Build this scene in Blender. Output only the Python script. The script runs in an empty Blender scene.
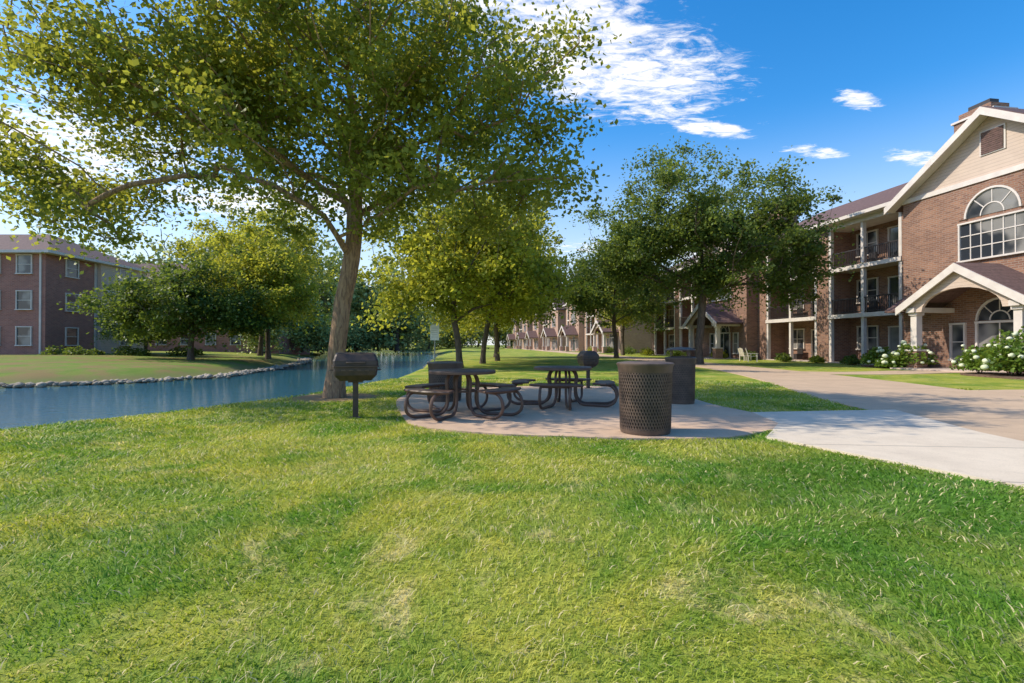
import bpy, math, random
import numpy as np
from mathutils import Vector, Matrix, noise as mnoise

random.seed(7); RNG=np.random.default_rng(7)
scene=bpy.context.scene
COL=scene.collection

# ------------------------------------------------------------------ helpers
def link(o,parent=None):
    COL.objects.link(o)
    if parent is not None: o.parent=parent
    return o
def empty(name,loc=(0,0,0),rz=0.0):
    e=bpy.data.objects.new(name,None); e.location=loc; e.rotation_euler=(0,0,rz)
    e.empty_display_size=0.3
    return link(e)

def np_mesh(name,verts,faces,nper,mat,rnd=None,smooth=False):
    me=bpy.data.meshes.new(name)
    verts=np.asarray(verts,dtype=np.float32).reshape(-1,3)
    faces=np.asarray(faces,dtype=np.int32).ravel()
    nf=len(faces)//nper
    me.vertices.add(len(verts)); me.vertices.foreach_set('co',verts.ravel())
    me.loops.add(len(faces)); me.loops.foreach_set('vertex_index',faces)
    me.polygons.add(nf)
    me.polygons.foreach_set('loop_start',np.arange(nf,dtype=np.int32)*nper)
    me.polygons.foreach_set('loop_total',np.full(nf,nper,dtype=np.int32))
    me.update(calc_edges=True)
    if smooth: me.polygons.foreach_set('use_smooth',np.ones(nf,dtype=bool))
    if rnd is not None:
        a=me.attributes.new('rnd','FLOAT','FACE'); a.data.foreach_set('value',np.asarray(rnd,dtype=np.float32))
    me.materials.append(mat)
    return me

class MB:
    def __init__(s): s.v=[]; s.f=[]
    def add(s,vs,fs):
        b=len(s.v); s.v.extend([tuple(x) for x in vs]); s.f.extend([tuple(i+b for i in f) for f in fs])
    def box(s,x0,x1,y0,y1,z0,z1):
        x0,x1=min(x0,x1),max(x0,x1);y0,y1=min(y0,y1),max(y0,y1)
        s.add([(x0,y0,z0),(x1,y0,z0),(x1,y1,z0),(x0,y1,z0),(x0,y0,z1),(x1,y0,z1),(x1,y1,z1),(x0,y1,z1)],
              [(0,3,2,1),(4,5,6,7),(0,1,5,4),(1,2,6,5),(2,3,7,6),(3,0,4,7)])
    def prism(s,poly,a0,a1,axis='y'):
        n=len(poly)
        if axis=='y': f=lambda p,a:(p[0],a,p[1])
        elif axis=='x': f=lambda p,a:(a,p[0],p[1])
        else: f=lambda p,a:(p[0],p[1],a)
        vs=[f(p,a0) for p in poly]+[f(p,a1) for p in poly]
        s.add(vs,[tuple(range(n)),tuple(range(2*n-1,n-1,-1))]+[(i,(i+1)%n,(i+1)%n+n,i+n) for i in range(n)])
    def loft(s,rings):
        vs=[]
        for (a,b,c,z) in rings:
            vs+=[(a,-b+c,z),(a,b-c,z),(a-c,b,z),(-a+c,b,z),(-a,b-c,z),(-a,-b+c,z),(-a+c,-b,z),(a-c,-b,z)]
        fs=[tuple(range(7,-1,-1)),tuple((len(rings)-1)*8+k for k in range(8))]
        for i in range(len(rings)-1):
            for k in range(8): fs.append((i*8+k,i*8+(k+1)%8,(i+1)*8+(k+1)%8,(i+1)*8+k))
        s.add(vs,fs)
    def tube(s,pts,r,sides=8,closed=False):
        pts=[Vector(p) for p in pts]; n=len(pts)
        rs=r if isinstance(r,(list,tuple)) else [r]*n
        vs=[];up=None
        for i,p in enumerate(pts):
            if closed: t=pts[(i+1)%n]-pts[i-1]
            else: t=pts[min(i+1,n-1)]-pts[max(i-1,0)]
            t.normalize()
            if up is None:
                up=Vector((0,0,1)) if abs(t.z)<.9 else Vector((1,0,0))
            a=up-t*up.dot(t)
            if a.length<1e-4: a=Vector((1,.3,0))-t*Vector((1,.3,0)).dot(t)
            a.normalize(); up=a; b=t.cross(a)
            for k in range(sides):
                an=2*math.pi*k/sides
                vs.append(p+(a*math.cos(an)+b*math.sin(an))*rs[i])
        fs=[]
        m=n if closed else n-1
        for i in range(m):
            j=(i+1)%n
            for k in range(sides):
                k2=(k+1)%sides
                fs.append((i*sides+k,i*sides+k2,j*sides+k2,j*sides+k))
        if not closed:
            fs.append(tuple(range(sides-1,-1,-1))); fs.append(tuple((n-1)*sides+k for k in range(sides)))
        s.add(vs,fs)
    def lathe(s,prof,c=(0,0,0),n=40,a0=0,a1=2*math.pi):
        full=abs(a1-a0-2*math.pi)<1e-6; m=n if full else n+1
        vs=[]
        for i in range(m):
            a=a0+(a1-a0)*i/n
            for (r,z) in prof: vs.append((c[0]+r*math.cos(a),c[1]+r*math.sin(a),c[2]+z))
        L=len(prof);fs=[]
        for i in range(n):
            j=(i+1)%m
            for k in range(L-1): fs.append((i*L+k,j*L+k,j*L+k+1,i*L+k+1))
        s.add(vs,fs)
    def obj(s,name,mat,parent=None,smooth=False,bevel=0):
        if not s.v: return None
        me=bpy.data.meshes.new(name); me.from_pydata(s.v,[],s.f); me.update()
        import bmesh
        bm=bmesh.new(); bm.from_mesh(me); bmesh.ops.recalc_face_normals(bm,faces=bm.faces); bm.to_mesh(me); bm.free()
        if smooth:
            for p in me.polygons: p.use_smooth=True
            try: me.set_sharp_from_angle(angle=math.radians(40))
            except Exception: pass
        me.materials.append(mat)
        o=bpy.data.objects.new(name,me); link(o,parent)
        if bevel:
            b=o.modifiers.new('b','BEVEL'); b.width=bevel; b.segments=2; b.limit_method='ANGLE'
        return o

def catmull(pts,n=6,closed=False):
    P=[Vector(p) for p in pts]; L=len(P); out=[]
    rng=range(L) if closed else range(L-1)
    for i in rng:
        if closed: p0,p1,p2,p3=P[i-1],P[i],P[(i+1)%L],P[(i+2)%L]
        else: p0,p1,p2,p3=P[max(i-1,0)],P[i],P[i+1],P[min(i+2,L-1)]
        for k in range(n):
            t=k/n
            out.append(.5*((2*p1)+(-p0+p2)*t+(2*p0-5*p1+4*p2-p3)*t*t+(-p0+3*p1-3*p2+p3)*t**3))
    if not closed: out.append(P[-1])
    return out

# ------------------------------------------------------------------ materials
class NT:
    def __init__(s,tree): s.t=tree
    def n(s,typ,**kw):
        nd=s.t.nodes.new(typ)
        for k,v in kw.items():
            setattr(nd,k,v)
        return nd
    def l(s,a,b): s.t.links.new(a,b)
    def math(s,op,a,b=None,c=None,clamp=False):
        nd=s.t.nodes.new('ShaderNodeMath'); nd.operation=op; nd.use_clamp=clamp
        for i,x in enumerate((a,b,c)):
            if x is None: continue
            if isinstance(x,(int,float)): nd.inputs[i].default_value=x
            else: s.l(x,nd.inputs[i])
        return nd.outputs[0]
    def mix(s,fac,a,b,blend='MIX'):
        nd=s.t.nodes.new('ShaderNodeMix'); nd.data_type='RGBA'; nd.blend_type=blend
        for sock,x in ((nd.inputs[0],fac),(nd.inputs[6],a),(nd.inputs[7],b)):
            if isinstance(x,(int,float)): sock.default_value=x
            elif isinstance(x,(tuple,list)): sock.default_value=(*x[:3],1)
            else: s.l(x,sock)
        return nd.outputs[2]
    def noise(s,vec,scale,detail=4,rough=.55,dist=0):
        nd=s.n('ShaderNodeTexNoise'); nd.inputs['Scale'].default_value=scale; nd.inputs['Detail'].default_value=detail
        nd.inputs['Roughness'].default_value=rough; nd.inputs['Distortion'].default_value=dist
        if vec is not None: s.l(vec,nd.inputs['Vector'])
        return nd.outputs['Fac']
    def ramp(s,fac,a,b):
        nd=s.n('ShaderNodeMapRange'); nd.inputs[1].default_value=a; nd.inputs[2].default_value=b
        nd.interpolation_type='SMOOTHSTEP'
        s.l(fac,nd.inputs[0]); return nd.outputs[0]
def newmat(name):
    m=bpy.data.materials.new(name); m.use_nodes=True; nt=NT(m.node_tree)
    b=m.node_tree.nodes['Principled BSDF']; return m,nt,b
def simple(name,c1,c2=None,scale=6,rough=.6,metal=0,bump=0,bscale=40,spec=.5):
    m,nt,b=newmat(name)
    tc=nt.n('ShaderNodeTexCoord').outputs['Object']
    b.inputs['Roughness'].default_value=rough; b.inputs['Metallic'].default_value=metal
    b.inputs['Specular IOR Level'].default_value=spec
    if c2 is None: c2=tuple(x*.75 for x in c1)
    f=nt.ramp(nt.noise(tc,scale,5),.3,.7)
    nt.l(nt.mix(f,c1,c2),b.inputs['Base Color'])
    if bump:
        bp=nt.n('ShaderNodeBump'); bp.inputs['Strength'].default_value=bump; bp.inputs['Distance'].default_value=.02
        nt.l(nt.noise(tc,bscale,4),bp.inputs['Height']); nt.l(bp.outputs[0],b.inputs['Normal'])
    return m

def lawn_color(nt,fine=True):
    pos=nt.n('ShaderNodeNewGeometry').outputs['Position']
    big=nt.ramp(nt.noise(pos,.55,5,.65,.6),.37,.59)
    mid=nt.ramp(nt.noise(pos,2.8,5,.65),.35,.65)
    dry=nt.ramp(nt.noise(pos,1.3,8,.76,1.2),.52,.68)
    c=nt.mix(big,(.125,.265,.024),(.48,.465,.080))
    c=nt.mix(nt.math('MULTIPLY',mid,.5),c,(.27,.36,.05))
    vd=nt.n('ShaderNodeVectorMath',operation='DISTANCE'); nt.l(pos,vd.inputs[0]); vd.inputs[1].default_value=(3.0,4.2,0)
    shade_green=nt.ramp(nt.math('ADD',vd.outputs['Value'],nt.math('MULTIPLY',nt.noise(pos,1.3,5,.65),2.6)),3.7,2.0)  # greener grass patch, its colour also standing in for tree shade
    c=nt.mix(nt.math('MULTIPLY',shade_green,.85),c,(.085,.225,.026))
    dry=nt.math('MULTIPLY',dry,nt.math('SUBTRACT',1.0,nt.math('MULTIPLY',shade_green,.75)))
    c=nt.mix(nt.math('MULTIPLY',dry,.75),c,(.72,.60,.30))
    return c,pos
def mat_ground():
    m,nt,b=newmat('lawn_ground'); b.inputs['Roughness'].default_value=.9; b.inputs['Specular IOR Level'].default_value=.15
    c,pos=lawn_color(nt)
    fine=nt.noise(pos,35,4,.7)
    c=nt.mix(nt.ramp(fine,.3,.7),c,nt.mix(1.0,c,(.6,.6,.5),'MULTIPLY'))
    sep=nt.n('ShaderNodeSeparateXYZ'); nt.l(pos,sep.inputs[0])
    soil=nt.ramp(sep.outputs[2],-.10,-.35)
    nb=nt.ramp(nt.noise(pos,.5,5,.65),.42,.60)
    left=nt.math('MULTIPLY',nt.ramp(sep.outputs[0],-13,-15),nt.ramp(sep.outputs[1],70,40))
    c=nt.mix(nt.math('MULTIPLY',left,.8),c,(.13,.21,.03))
    dryb=nt.math('MULTIPLY',nt.math('MULTIPLY',left,nb),.85)
    c=nt.mix(dryb,c,(.25,.165,.075))
    c=nt.mix(nt.math('MULTIPLY',soil,.75),c,(.16,.16,.06))
    vd=nt.n('ShaderNodeVectorMath',operation='DISTANCE'); nt.l(pos,vd.inputs[0]); vd.inputs[1].default_value=(-4.1,11.8,0)
    wn=nt.math('ADD',vd.outputs['Value'],nt.math('MULTIPLY',nt.noise(pos,2,3),1.2))
    c=nt.mix(nt.ramp(wn,2.0,1.2),c,(.30,.20,.11))
    nt.l(c,b.inputs['Base Color'])
    bp=nt.n('ShaderNodeBump'); bp.inputs['Strength'].default_value=.7; bp.inputs['Distance'].default_value=.05
    nt.l(nt.noise(pos,18,5,.75),bp.inputs['Height']); nt.l(bp.outputs[0],b.inputs['Normal'])
    return m
def foliage_mat(name,dark,light,trans,tf=.45,rough=.5):
    m=bpy.data.materials.new(name); m.use_nodes=True; nt=NT(m.node_tree); t=m.node_tree
    b=t.nodes['Principled BSDF']; out=t.nodes['Material Output']
    at=nt.n('ShaderNodeAttribute',attribute_name='rnd').outputs['Fac']
    pos=nt.n('ShaderNodeNewGeometry').outputs['Position']
    cl=nt.ramp(nt.noise(pos,.9,1),.35,.65)
    f=nt.math('ADD',nt.math('MULTIPLY',at,.6),nt.math('MULTIPLY',cl,.4))
    c=nt.mix(f,dark,light)
    nt.l(c,b.inputs['Base Color']); b.inputs['Roughness'].default_value=rough; b.inputs['Specular IOR Level'].default_value=.3
    if tf>0:
        tr=nt.n('ShaderNodeBsdfTranslucent'); nt.l(nt.mix(f,tuple(x*.55 for x in trans),trans),tr.inputs[0])
        mx=nt.n('ShaderNodeMixShader'); mx.inputs[0].default_value=tf
        nt.l(b.outputs[0],mx.inputs[1]); nt.l(tr.outputs[0],mx.inputs[2]); nt.l(mx.outputs[0],out.inputs[0])
    return m
def mat_grass():
    m=bpy.data.materials.new('grass_blades'); m.use_nodes=True; nt=NT(m.node_tree); t=m.node_tree
    b=t.nodes['Principled BSDF']; out=t.nodes['Material Output']
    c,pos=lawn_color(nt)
    at=nt.n('ShaderNodeAttribute',attribute_name='rnd').outputs['Fac']
    c=nt.mix(nt.ramp(at,0,.85),nt.mix(1.0,c,(.75,.85,.7),'MULTIPLY'),nt.mix(1.0,c,(1.3,1.25,1.2),'MULTIPLY'))
    c=nt.mix(nt.ramp(at,.88,.92),c,(.70,.60,.35))
    nt.l(c,b.inputs['Base Color']); b.inputs['Roughness'].default_value=.55; b.inputs['Specular IOR Level'].default_value=.25
    tr=nt.n('ShaderNodeBsdfTranslucent'); nt.l(nt.mix(1.0,c,(1.3,1.3,.95),'MULTIPLY'),tr.inputs[0])
    mx=nt.n('ShaderNodeMixShader'); mx.inputs[0].default_value=.35
    nt.l(b.outputs[0],mx.inputs[1]); nt.l(tr.outputs[0],mx.inputs[2]); nt.l(mx.outputs[0],out.inputs[0])
    return m
def mat_bark(name,c1,c2):
    m,nt,b=newmat(name); b.inputs['Roughness'].default_value=.9
    tc=nt.n('ShaderNodeTexCoord').outputs['Object']
    mp=nt.n('ShaderNodeMapping'); mp.inputs['Scale'].default_value=(9,9,1.6); nt.l(tc,mp.inputs[0])
    f=nt.noise(mp.outputs[0],2.2,6,.65,.5)
    nt.l(nt.mix(nt.ramp(f,.35,.65),c1,c2),b.inputs['Base Color'])
    bp=nt.n('ShaderNodeBump'); bp.inputs['Strength'].default_value=1; bp.inputs['Distance'].default_value=.05
    nt.l(f,bp.inputs['Height']); nt.l(bp.outputs[0],b.inputs['Normal'])
    return m
def mat_brick(name,c1,c2,mort):
    m,nt,b=newmat(name); b.inputs['Roughness'].default_value=.85
    tc=nt.n('ShaderNodeTexCoord').outputs['Object']
    s=nt.n('ShaderNodeSeparateXYZ'); nt.l(tc,s.inputs[0])
    cb=nt.n('ShaderNodeCombineXYZ'); nt.l(nt.math('ADD',s.outputs[0],s.outputs[1]),cb.inputs[0]); nt.l(s.outputs[2],cb.inputs[1])
    br=nt.n('ShaderNodeTexBrick'); nt.l(cb.outputs[0],br.inputs['Vector'])
    br.inputs['Scale'].default_value=1; br.inputs['Brick Width'].default_value=.30; br.inputs['Row Height'].default_value=.10
    br.inputs['Mortar Size'].default_value=.012; br.inputs['Bias'].default_value=-.1
    br.inputs['Color1'].default_value=(*c1,1); br.inputs['Color2'].default_value=(*c2,1); br.inputs['Mortar'].default_value=(*mort,1)
    big=nt.ramp(nt.noise(tc,.5,5,.7),.3,.7)
    c=nt.mix(nt.math('MULTIPLY',big,.3),br.outputs['Color'],tuple(x*.6 for x in c2))
    nt.l(c,b.inputs['Base Color'])
    bp=nt.n('ShaderNodeBump'); bp.inputs['Strength'].default_value=.4; bp.inputs['Distance'].default_value=.01; bp.invert=True
    nt.l(br.outputs['Fac'],bp.inputs['Height']); nt.l(bp.outputs[0],b.inputs['Normal'])
    return m
def mat_rows(name,c1,c2,pitch,rough=.8,shingle=False):
    m,nt,b=newmat(name); b.inputs['Roughness'].default_value=rough
    tc=nt.n('ShaderNodeTexCoord').outputs['Object']
    s=nt.n('ShaderNodeSeparateXYZ'); nt.l(tc,s.inputs[0])
    f=nt.math('FRACT',nt.math('DIVIDE',s.outputs[2],pitch))
    edge=nt.ramp(f,.0,.25)
    c=nt.mix(nt.ramp(nt.noise(tc,7 if shingle else 1.2,5,.7),.3,.7),c1,c2)
    c=nt.mix(nt.math('MULTIPLY',nt.math('SUBTRACT',1.0,edge),.35 if shingle else .45),c,tuple(x*.35 for x in c2))
    nt.l(c,b.inputs['Base Color'])
    bp=nt.n('ShaderNodeBump'); bp.inputs['Strength'].default_value=.5; bp.inputs['Distance'].default_value=.02
    nt.l(f,bp.inputs['Height']); nt.l(bp.outputs[0],b.inputs['Normal'])
    return m
def mat_glass(name):
    m,nt,b=newmat(name)
    tc=nt.n('ShaderNodeTexCoord').outputs['Object']
    f=nt.ramp(nt.noise(tc,.55,2),.45,.6)
    nt.l(nt.mix(f,(.03,.035,.045),(.24,.23,.22)),b.inputs['Base Color'])
    b.inputs['Roughness'].default_value=.08; b.inputs['Specular IOR Level'].default_value=.7
    return m
def mat_water():
    m,nt,b=newmat('pond_water')
    pos=nt.n('ShaderNodeNewGeometry').outputs['Position']
    b.inputs['Base Color'].default_value=(.018,.105,.15,1); b.inputs['Roughness'].default_value=.04
    b.inputs['IOR'].default_value=1.33; b.inputs['Specular IOR Level'].default_value=.5
    mp=nt.n('ShaderNodeMapping'); mp.inputs['Scale'].default_value=(1,2.0,1); nt.l(pos,mp.inputs[0])
    h=nt.math('ADD',nt.noise(mp.outputs[0],1.5,4,.55,.3),nt.math('MULTIPLY',nt.noise(mp.outputs[0],5,4,.6),.6))
    bp=nt.n('ShaderNodeBump'); bp.inputs['Strength'].default_value=.7; bp.inputs['Distance'].default_value=.07
    nt.l(h,bp.inputs['Height']); nt.l(bp.outputs[0],b.inputs['Normal'])
    return m
def mat_concrete(name,c1,c2,speck,joint=None):
    m,nt,b=newmat(name); b.inputs['Roughness'].default_value=.85; b.inputs['Specular IOR Level'].default_value=.25
    pos=nt.n('ShaderNodeNewGeometry').outputs['Position']
    c=nt.mix(nt.ramp(nt.noise(pos,1.3,6,.65,.3),.3,.7),c1,c2)
    c=nt.mix(nt.math('MULTIPLY',nt.ramp(nt.noise(pos,90,2,.8),.5,.7),speck),c,tuple(x*.45 for x in c2))
    c=nt.mix(nt.math('MULTIPLY',nt.ramp(nt.noise(pos,3.5,6,.75),.55,.75),.35),c,tuple(x*.6 for x in c2))
    if joint:
        s=nt.n('ShaderNodeSeparateXYZ'); nt.l(pos,s.inputs[0])
        f=nt.math('FRACT',nt.math('DIVIDE',nt.math('ADD',s.outputs[1],nt.math('MULTIPLY',s.outputs[0],.1)),joint))
        c=nt.mix(nt.math('MULTIPLY',nt.math('LESS_THAN',f,.014),.65),c,(.1,.09,.08))
    nt.l(c,b.inputs['Base Color'])
    bp=nt.n('ShaderNodeBump'); bp.inputs['Strength'].default_value=.25; bp.inputs['Distance'].default_value=.01
    nt.l(nt.noise(pos,60,3),bp.inputs['Height']); nt.l(bp.outputs[0],b.inputs['Normal'])
    return m

M_ground=mat_ground(); M_grass=mat_grass(); M_water=mat_water()
M_pad=mat_concrete('pad_concrete',(.66,.465,.32),(.55,.38,.26),.45)
M_walk=mat_concrete('walk_concrete',(.72,.61,.47),(.62,.52,.40),.3,1.6)
M_path=mat_concrete('path_concrete',(.58,.42,.28),(.50,.36,.24),.4,3.0)
M_brickR=mat_brick('brick_brown',(.31,.155,.095),(.17,.08,.055),(.30,.24,.20))
M_brickL=mat_brick('brick_red',(.42,.16,.115),(.28,.105,.08),(.38,.28,.24))
M_brickF=mat_brick('brick_tan_haze',(.50,.31,.22),(.38,.23,.17),(.43,.34,.27))  # tan brick of the far row, lightened to paint in distance haze
M_siding=mat_rows('lap_siding',(.58,.46,.38),(.52,.41,.34),.16)
M_roof=mat_rows('roof_shingles',(.17,.10,.09),(.09,.055,.05),.18,.9,True)
M_trim=simple('white_trim',(.66,.60,.55),(.57,.51,.47),2,.5)
M_glass=mat_glass('window_glass')
M_rail=simple('dark_rail',(.035,.028,.028),None,5,.5)
M_metal=simple('brown_coated_metal',(.15,.09,.065),(.10,.06,.045),4,.45,.0,.12,60,.35)
M_metal2=simple('grey_brown_metal',(.145,.10,.075),(.09,.064,.05),5,.5,.0,.1,60,.35)
M_black=simple('black_iron',(.05,.038,.032),(.085,.056,.044),9,.5,.2,.3,50)
M_liner=simple('liner_plastic',(.025,.02,.018),None,4,.6)
M_rock=simple('shore_rock',(.46,.39,.30),(.22,.185,.14),1.4,.9,0,.6,14)
M_bark=mat_bark('bark_brown',(.44,.28,.155),(.19,.115,.07))
M_bark2=mat_bark('bark_dark',(.16,.12,.09),(.07,.052,.04))
M_mulch=simple('mulch',(.18,.11,.07),(.10,.06,.04),12,.95,0,.8,40)
L_main=foliage_mat('leaves_maple',(.05,.095,.016),(.24,.275,.035),(.62,.62,.07),.5)
L_yel=foliage_mat('leaves_bright',(.13,.18,.022),(.38,.40,.04),(.72,.70,.07),.5)
L_dark=foliage_mat('leaves_dark',(.04,.085,.017),(.14,.20,.035),(.28,.36,.045),.42)
L_locust=foliage_mat('leaves_locust',(.036,.078,.018),(.145,.20,.04),(.34,.42,.06),.44)
L_far=foliage_mat('leaves_far',(.22,.28,.09),(.48,.52,.17),(.4,.5,.12),0)  # far foliage colour lightened to paint in haze and backlit glow
M_petal=simple('hydrangea_petals',(.72,.72,.55),(.5,.56,.33),5,.7)
M_sign=simple('sign_face',(.75,.75,.73),(.68,.68,.66),4,.5)
M_galv=simple('galvanised_post',(.35,.35,.34),None,6,.45,.6)

# ------------------------------------------------------------------ terrain
POND=np.array([(-90,-6),(-20,1.5),(-11,4.0),(-7.6,6.9),(-6.7,8.4),(-5.6,10.8),(-5.1,12.8),(-4.3,18.6),(-4.9,29),(-8.5,56),(-15,100),(-28,165),
 (-42,165),(-36,100),(-25,62),(-19.5,48),(-16.5,35),(-15.2,27),(-16.5,23.0),(-20,20.4),(-36,17),(-90,14)],float)
def sdf(x,y,poly=POND):
    x=np.asarray(x,float); y=np.asarray(y,float)
    d=np.full(x.shape,1e9); inside=np.zeros(x.shape,bool)
    n=len(poly)
    for i in range(n):
        ax,ay=poly[i]; bx,by=poly[(i+1)%n]
        ex,ey=bx-ax,by-ay; wx,wy=x-ax,y-ay
        t=np.clip((wx*ex+wy*ey)/(ex*ex+ey*ey),0,1)
        d=np.minimum(d,(wx-ex*t)**2+(wy-ey*t)**2)
        c=((ay<=y)&(by>y))|((by<=y)&(ay>y))
        xi=ax+(y-ay)*(ex)/(ey if ey!=0 else 1e-9)
        inside^= c&(x<xi)
    d=np.sqrt(d); return np.where(inside,-d,d)
def ss(a,b,x):
    t=np.clip((x-a)/(b-a),0,1); return t*t*(3-2*t)
def height(x,y):
    x=np.asarray(x,float); y=np.asarray(y,float)
    d=sdf(x,y)
    near=-0.95*ss(.25,-1.1,d)
    left=ss(-6,-12,x)*ss(9,16,y)
    far=-0.95*ss(.6,-1.5,d)+ -.48*ss(3.5,0,d)+.42*ss(0,16,d)
    z=near*(1-left)+far*left
    z+=0.012*np.sin(x*.9+1)*np.sin(y*.7)*ss(1,3,d)*(np.hypot(x-2,y-9)>9)
    return z
xs=np.concatenate([[-3000,-1500,-700,-300,-160],np.arange(-95,-26,1.5),np.arange(-26,8,.33),np.arange(8,60,2.0),[80,150,300,700,1500,3000]])
ys=np.concatenate([[-1500,-500,-100,-40],np.arange(-12,2,1.0),np.arange(2,66,.4),np.arange(66,180,1.8),[200,260,400,800,1600,3500]])
GX,GY=np.meshgrid(xs,ys); GZ=height(GX,GY)
nx,ny=len(xs),len(ys)
idx=np.arange(nx*ny).reshape(ny,nx)
F=np.stack([idx[:-1,:-1],idx[:-1,1:],idx[1:,1:],idx[1:,:-1]],-1).reshape(-1,4)
me=np_mesh('ground',np.stack([GX,GY,GZ],-1),F,4,M_ground,smooth=True)
link(bpy.data.objects.new('ground',me))
w=MB(); w.add([(-95,-8,-.5),(0,-8,-.5),(0,170,-.5),(-95,170,-.5)],[(0,1,2,3)])
w.obj('pond_water',M_water)

def slab(name,pts,top,mat,n=5,smooth=True):
    P=catmull([(p[0],p[1],0) for p in pts],n,True) if smooth else [Vector((p[0],p[1],0)) for p in pts]
    b=MB(); b.prism([(p.x,p.y) for p in P],-.08,top,'z'); b.obj(name,mat)
    return np.array([(p.x,p.y) for p in P])
PAD=[(-1.75,8.3),(-1.3,7.4),(-.3,6.85),(.8,6.6),(1.8,6.45),(2.7,6.55),(3.3,6.9),(4.1,7.6),(4.25,8.6),(4.0,10.2),(4.0,12.2),(3.6,14.0),(2.0,14.8),(-.6,14.4),(-2.2,13.2),(-2.5,11.2)]
padP=slab('picnic_pad_concrete',PAD,.024,M_pad)
cl=catmull([(7.6,-2,0),(7.9,3,0),(8.5,7.5,0),(9.2,11.5,0),(10.4,17,0),(11.4,25,0),(11.6,36,0),(10.9,50,0),(8.2,90,0),(4,150,0)],8)
def strip(cl,w0):
    L=[];R=[]
    for i,p in enumerate(cl):
        t=(cl[min(i+1,len(cl)-1)]-cl[max(i-1,0)]).normalized(); nrm=Vector((-t.y,t.x,0)); ww=w0(p)/2
        L.append(p+nrm*ww); R.append(p-nrm*ww)
    return L,R
L,R=strip(cl,lambda p: 4.6-1.6*min(max((p.y-12)/15,0),1))
pb=MB(); n=len(L)
pv=[(p.x,p.y,.020) for p in L]+[(p.x,p.y,.020) for p in R]+[(p.x,p.y,-.06) for p in L]+[(p.x,p.y,-.06) for p in R]
pf=[]
for i in range(n-1):
    pf+= [(i,i+1,n+i+1,n+i),(i,2*n+i,2*n+i+1,i+1),(n+i,n+i+1,3*n+i+1,3*n+i)]
pb.add(pv,pf); pb.obj('walking_path',M_path)
pathP=np.array([(p.x,p.y) for p in L]+[(p.x,p.y) for p in R[::-1]])
WALK=[(3.25,6.55),(3.75,5.4),(4.25,4.3),(4.7,2.5),(4.9,-1.5),(6.0,-1.5),(6.0,4.0),(6.3,6.9),(6.95,9.3),(5.6,9.15),(4.2,8.95),(4.0,7.7)]
walkP=slab('sidewalk_concrete',WALK,.028,M_walk,smooth=False)
EN=[(12.2,21.2),(15,20.6),(18.6,21.8),(20.0,22.2),(20.0,24.0),(17.5,23.6),(14.5,22.6),(12.2,23.2)]
enP=slab('entrance_walk',EN,.016,M_path)
P2=[(8.6,12.5),(13,13.6),(20,13.6),(34,13),(34,11.9),(20,12.3),(13,12.2),(8.6,9.9)]
p2P=slab('cross_walk',P2,.012,M_path)

# ------------------------------------------------------------------ near grass blades (one mesh)
def inpoly(x,y,P): return sdf(x,y,P)<-.02
N=310000
ang=RNG.uniform(math.radians(-58),math.radians(60),N); u=RNG.random(N)
r=1.3+u**1.05*17
gx=np.sin(ang)*r; gy=np.cos(ang)*r
keep=~(inpoly(gx,gy,padP)|inpoly(gx,gy,walkP)|inpoly(gx,gy,pathP)|inpoly(gx,gy,p2P))
keep&=(sdf(gx,gy)>.0)&(np.hypot(gx+4.1,gy-11.8)>.9+.5*RNG.random(N))
gx,gy,r=gx[keep],gy[keep],r[keep]; N=len(gx)
gz=height(gx,gy)
cn=np.sin(gx*2.3+np.sin(gy*1.7)*1.3)*np.sin(gy*2.9+np.cos(gx*1.9))
hh=(.014+.021*RNG.random(N)+.008*cn)*(1+.04*r)
ww=.0011+.0008*r*RNG.uniform(.6,1.2,N)
a=RNG.uniform(0,2*math.pi,N)
swirl=np.sin(gx*1.1+2*np.sin(gy*.8))*2.5+np.cos(gy*1.3)*2
la=swirl+RNG.normal(0,1.3,N); lean=hh*RNG.uniform(.4,2.4,N)
wx,wy=np.cos(a)*ww,np.sin(a)*ww; lx,ly=np.cos(la)*lean,np.sin(la)*lean
V=np.empty((N,5,3),np.float32)
V[:,0]=np.stack([gx-wx,gy-wy,gz-.005],-1); V[:,1]=np.stack([gx+wx,gy+wy,gz-.005],-1)
V[:,2]=np.stack([gx+wx*.8+lx*.4,gy+wy*.8+ly*.4,gz+hh*.62],-1); V[:,3]=np.stack([gx-wx*.8+lx*.4,gy-wy*.8+ly*.4,gz+hh*.62],-1)
V[:,4]=np.stack([gx+lx,gy+ly,gz+hh*.92],-1)
base=(np.arange(N)*5)[:,None]
T=np.concatenate([base+np.array([0,1,2]),base+np.array([0,2,3]),base+np.array([3,2,4])],1)
rn=np.repeat(RNG.random(N),3)
link(bpy.data.objects.new('grass',np_mesh('grass',V,T,3,M_grass,rnd=rn)))

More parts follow.
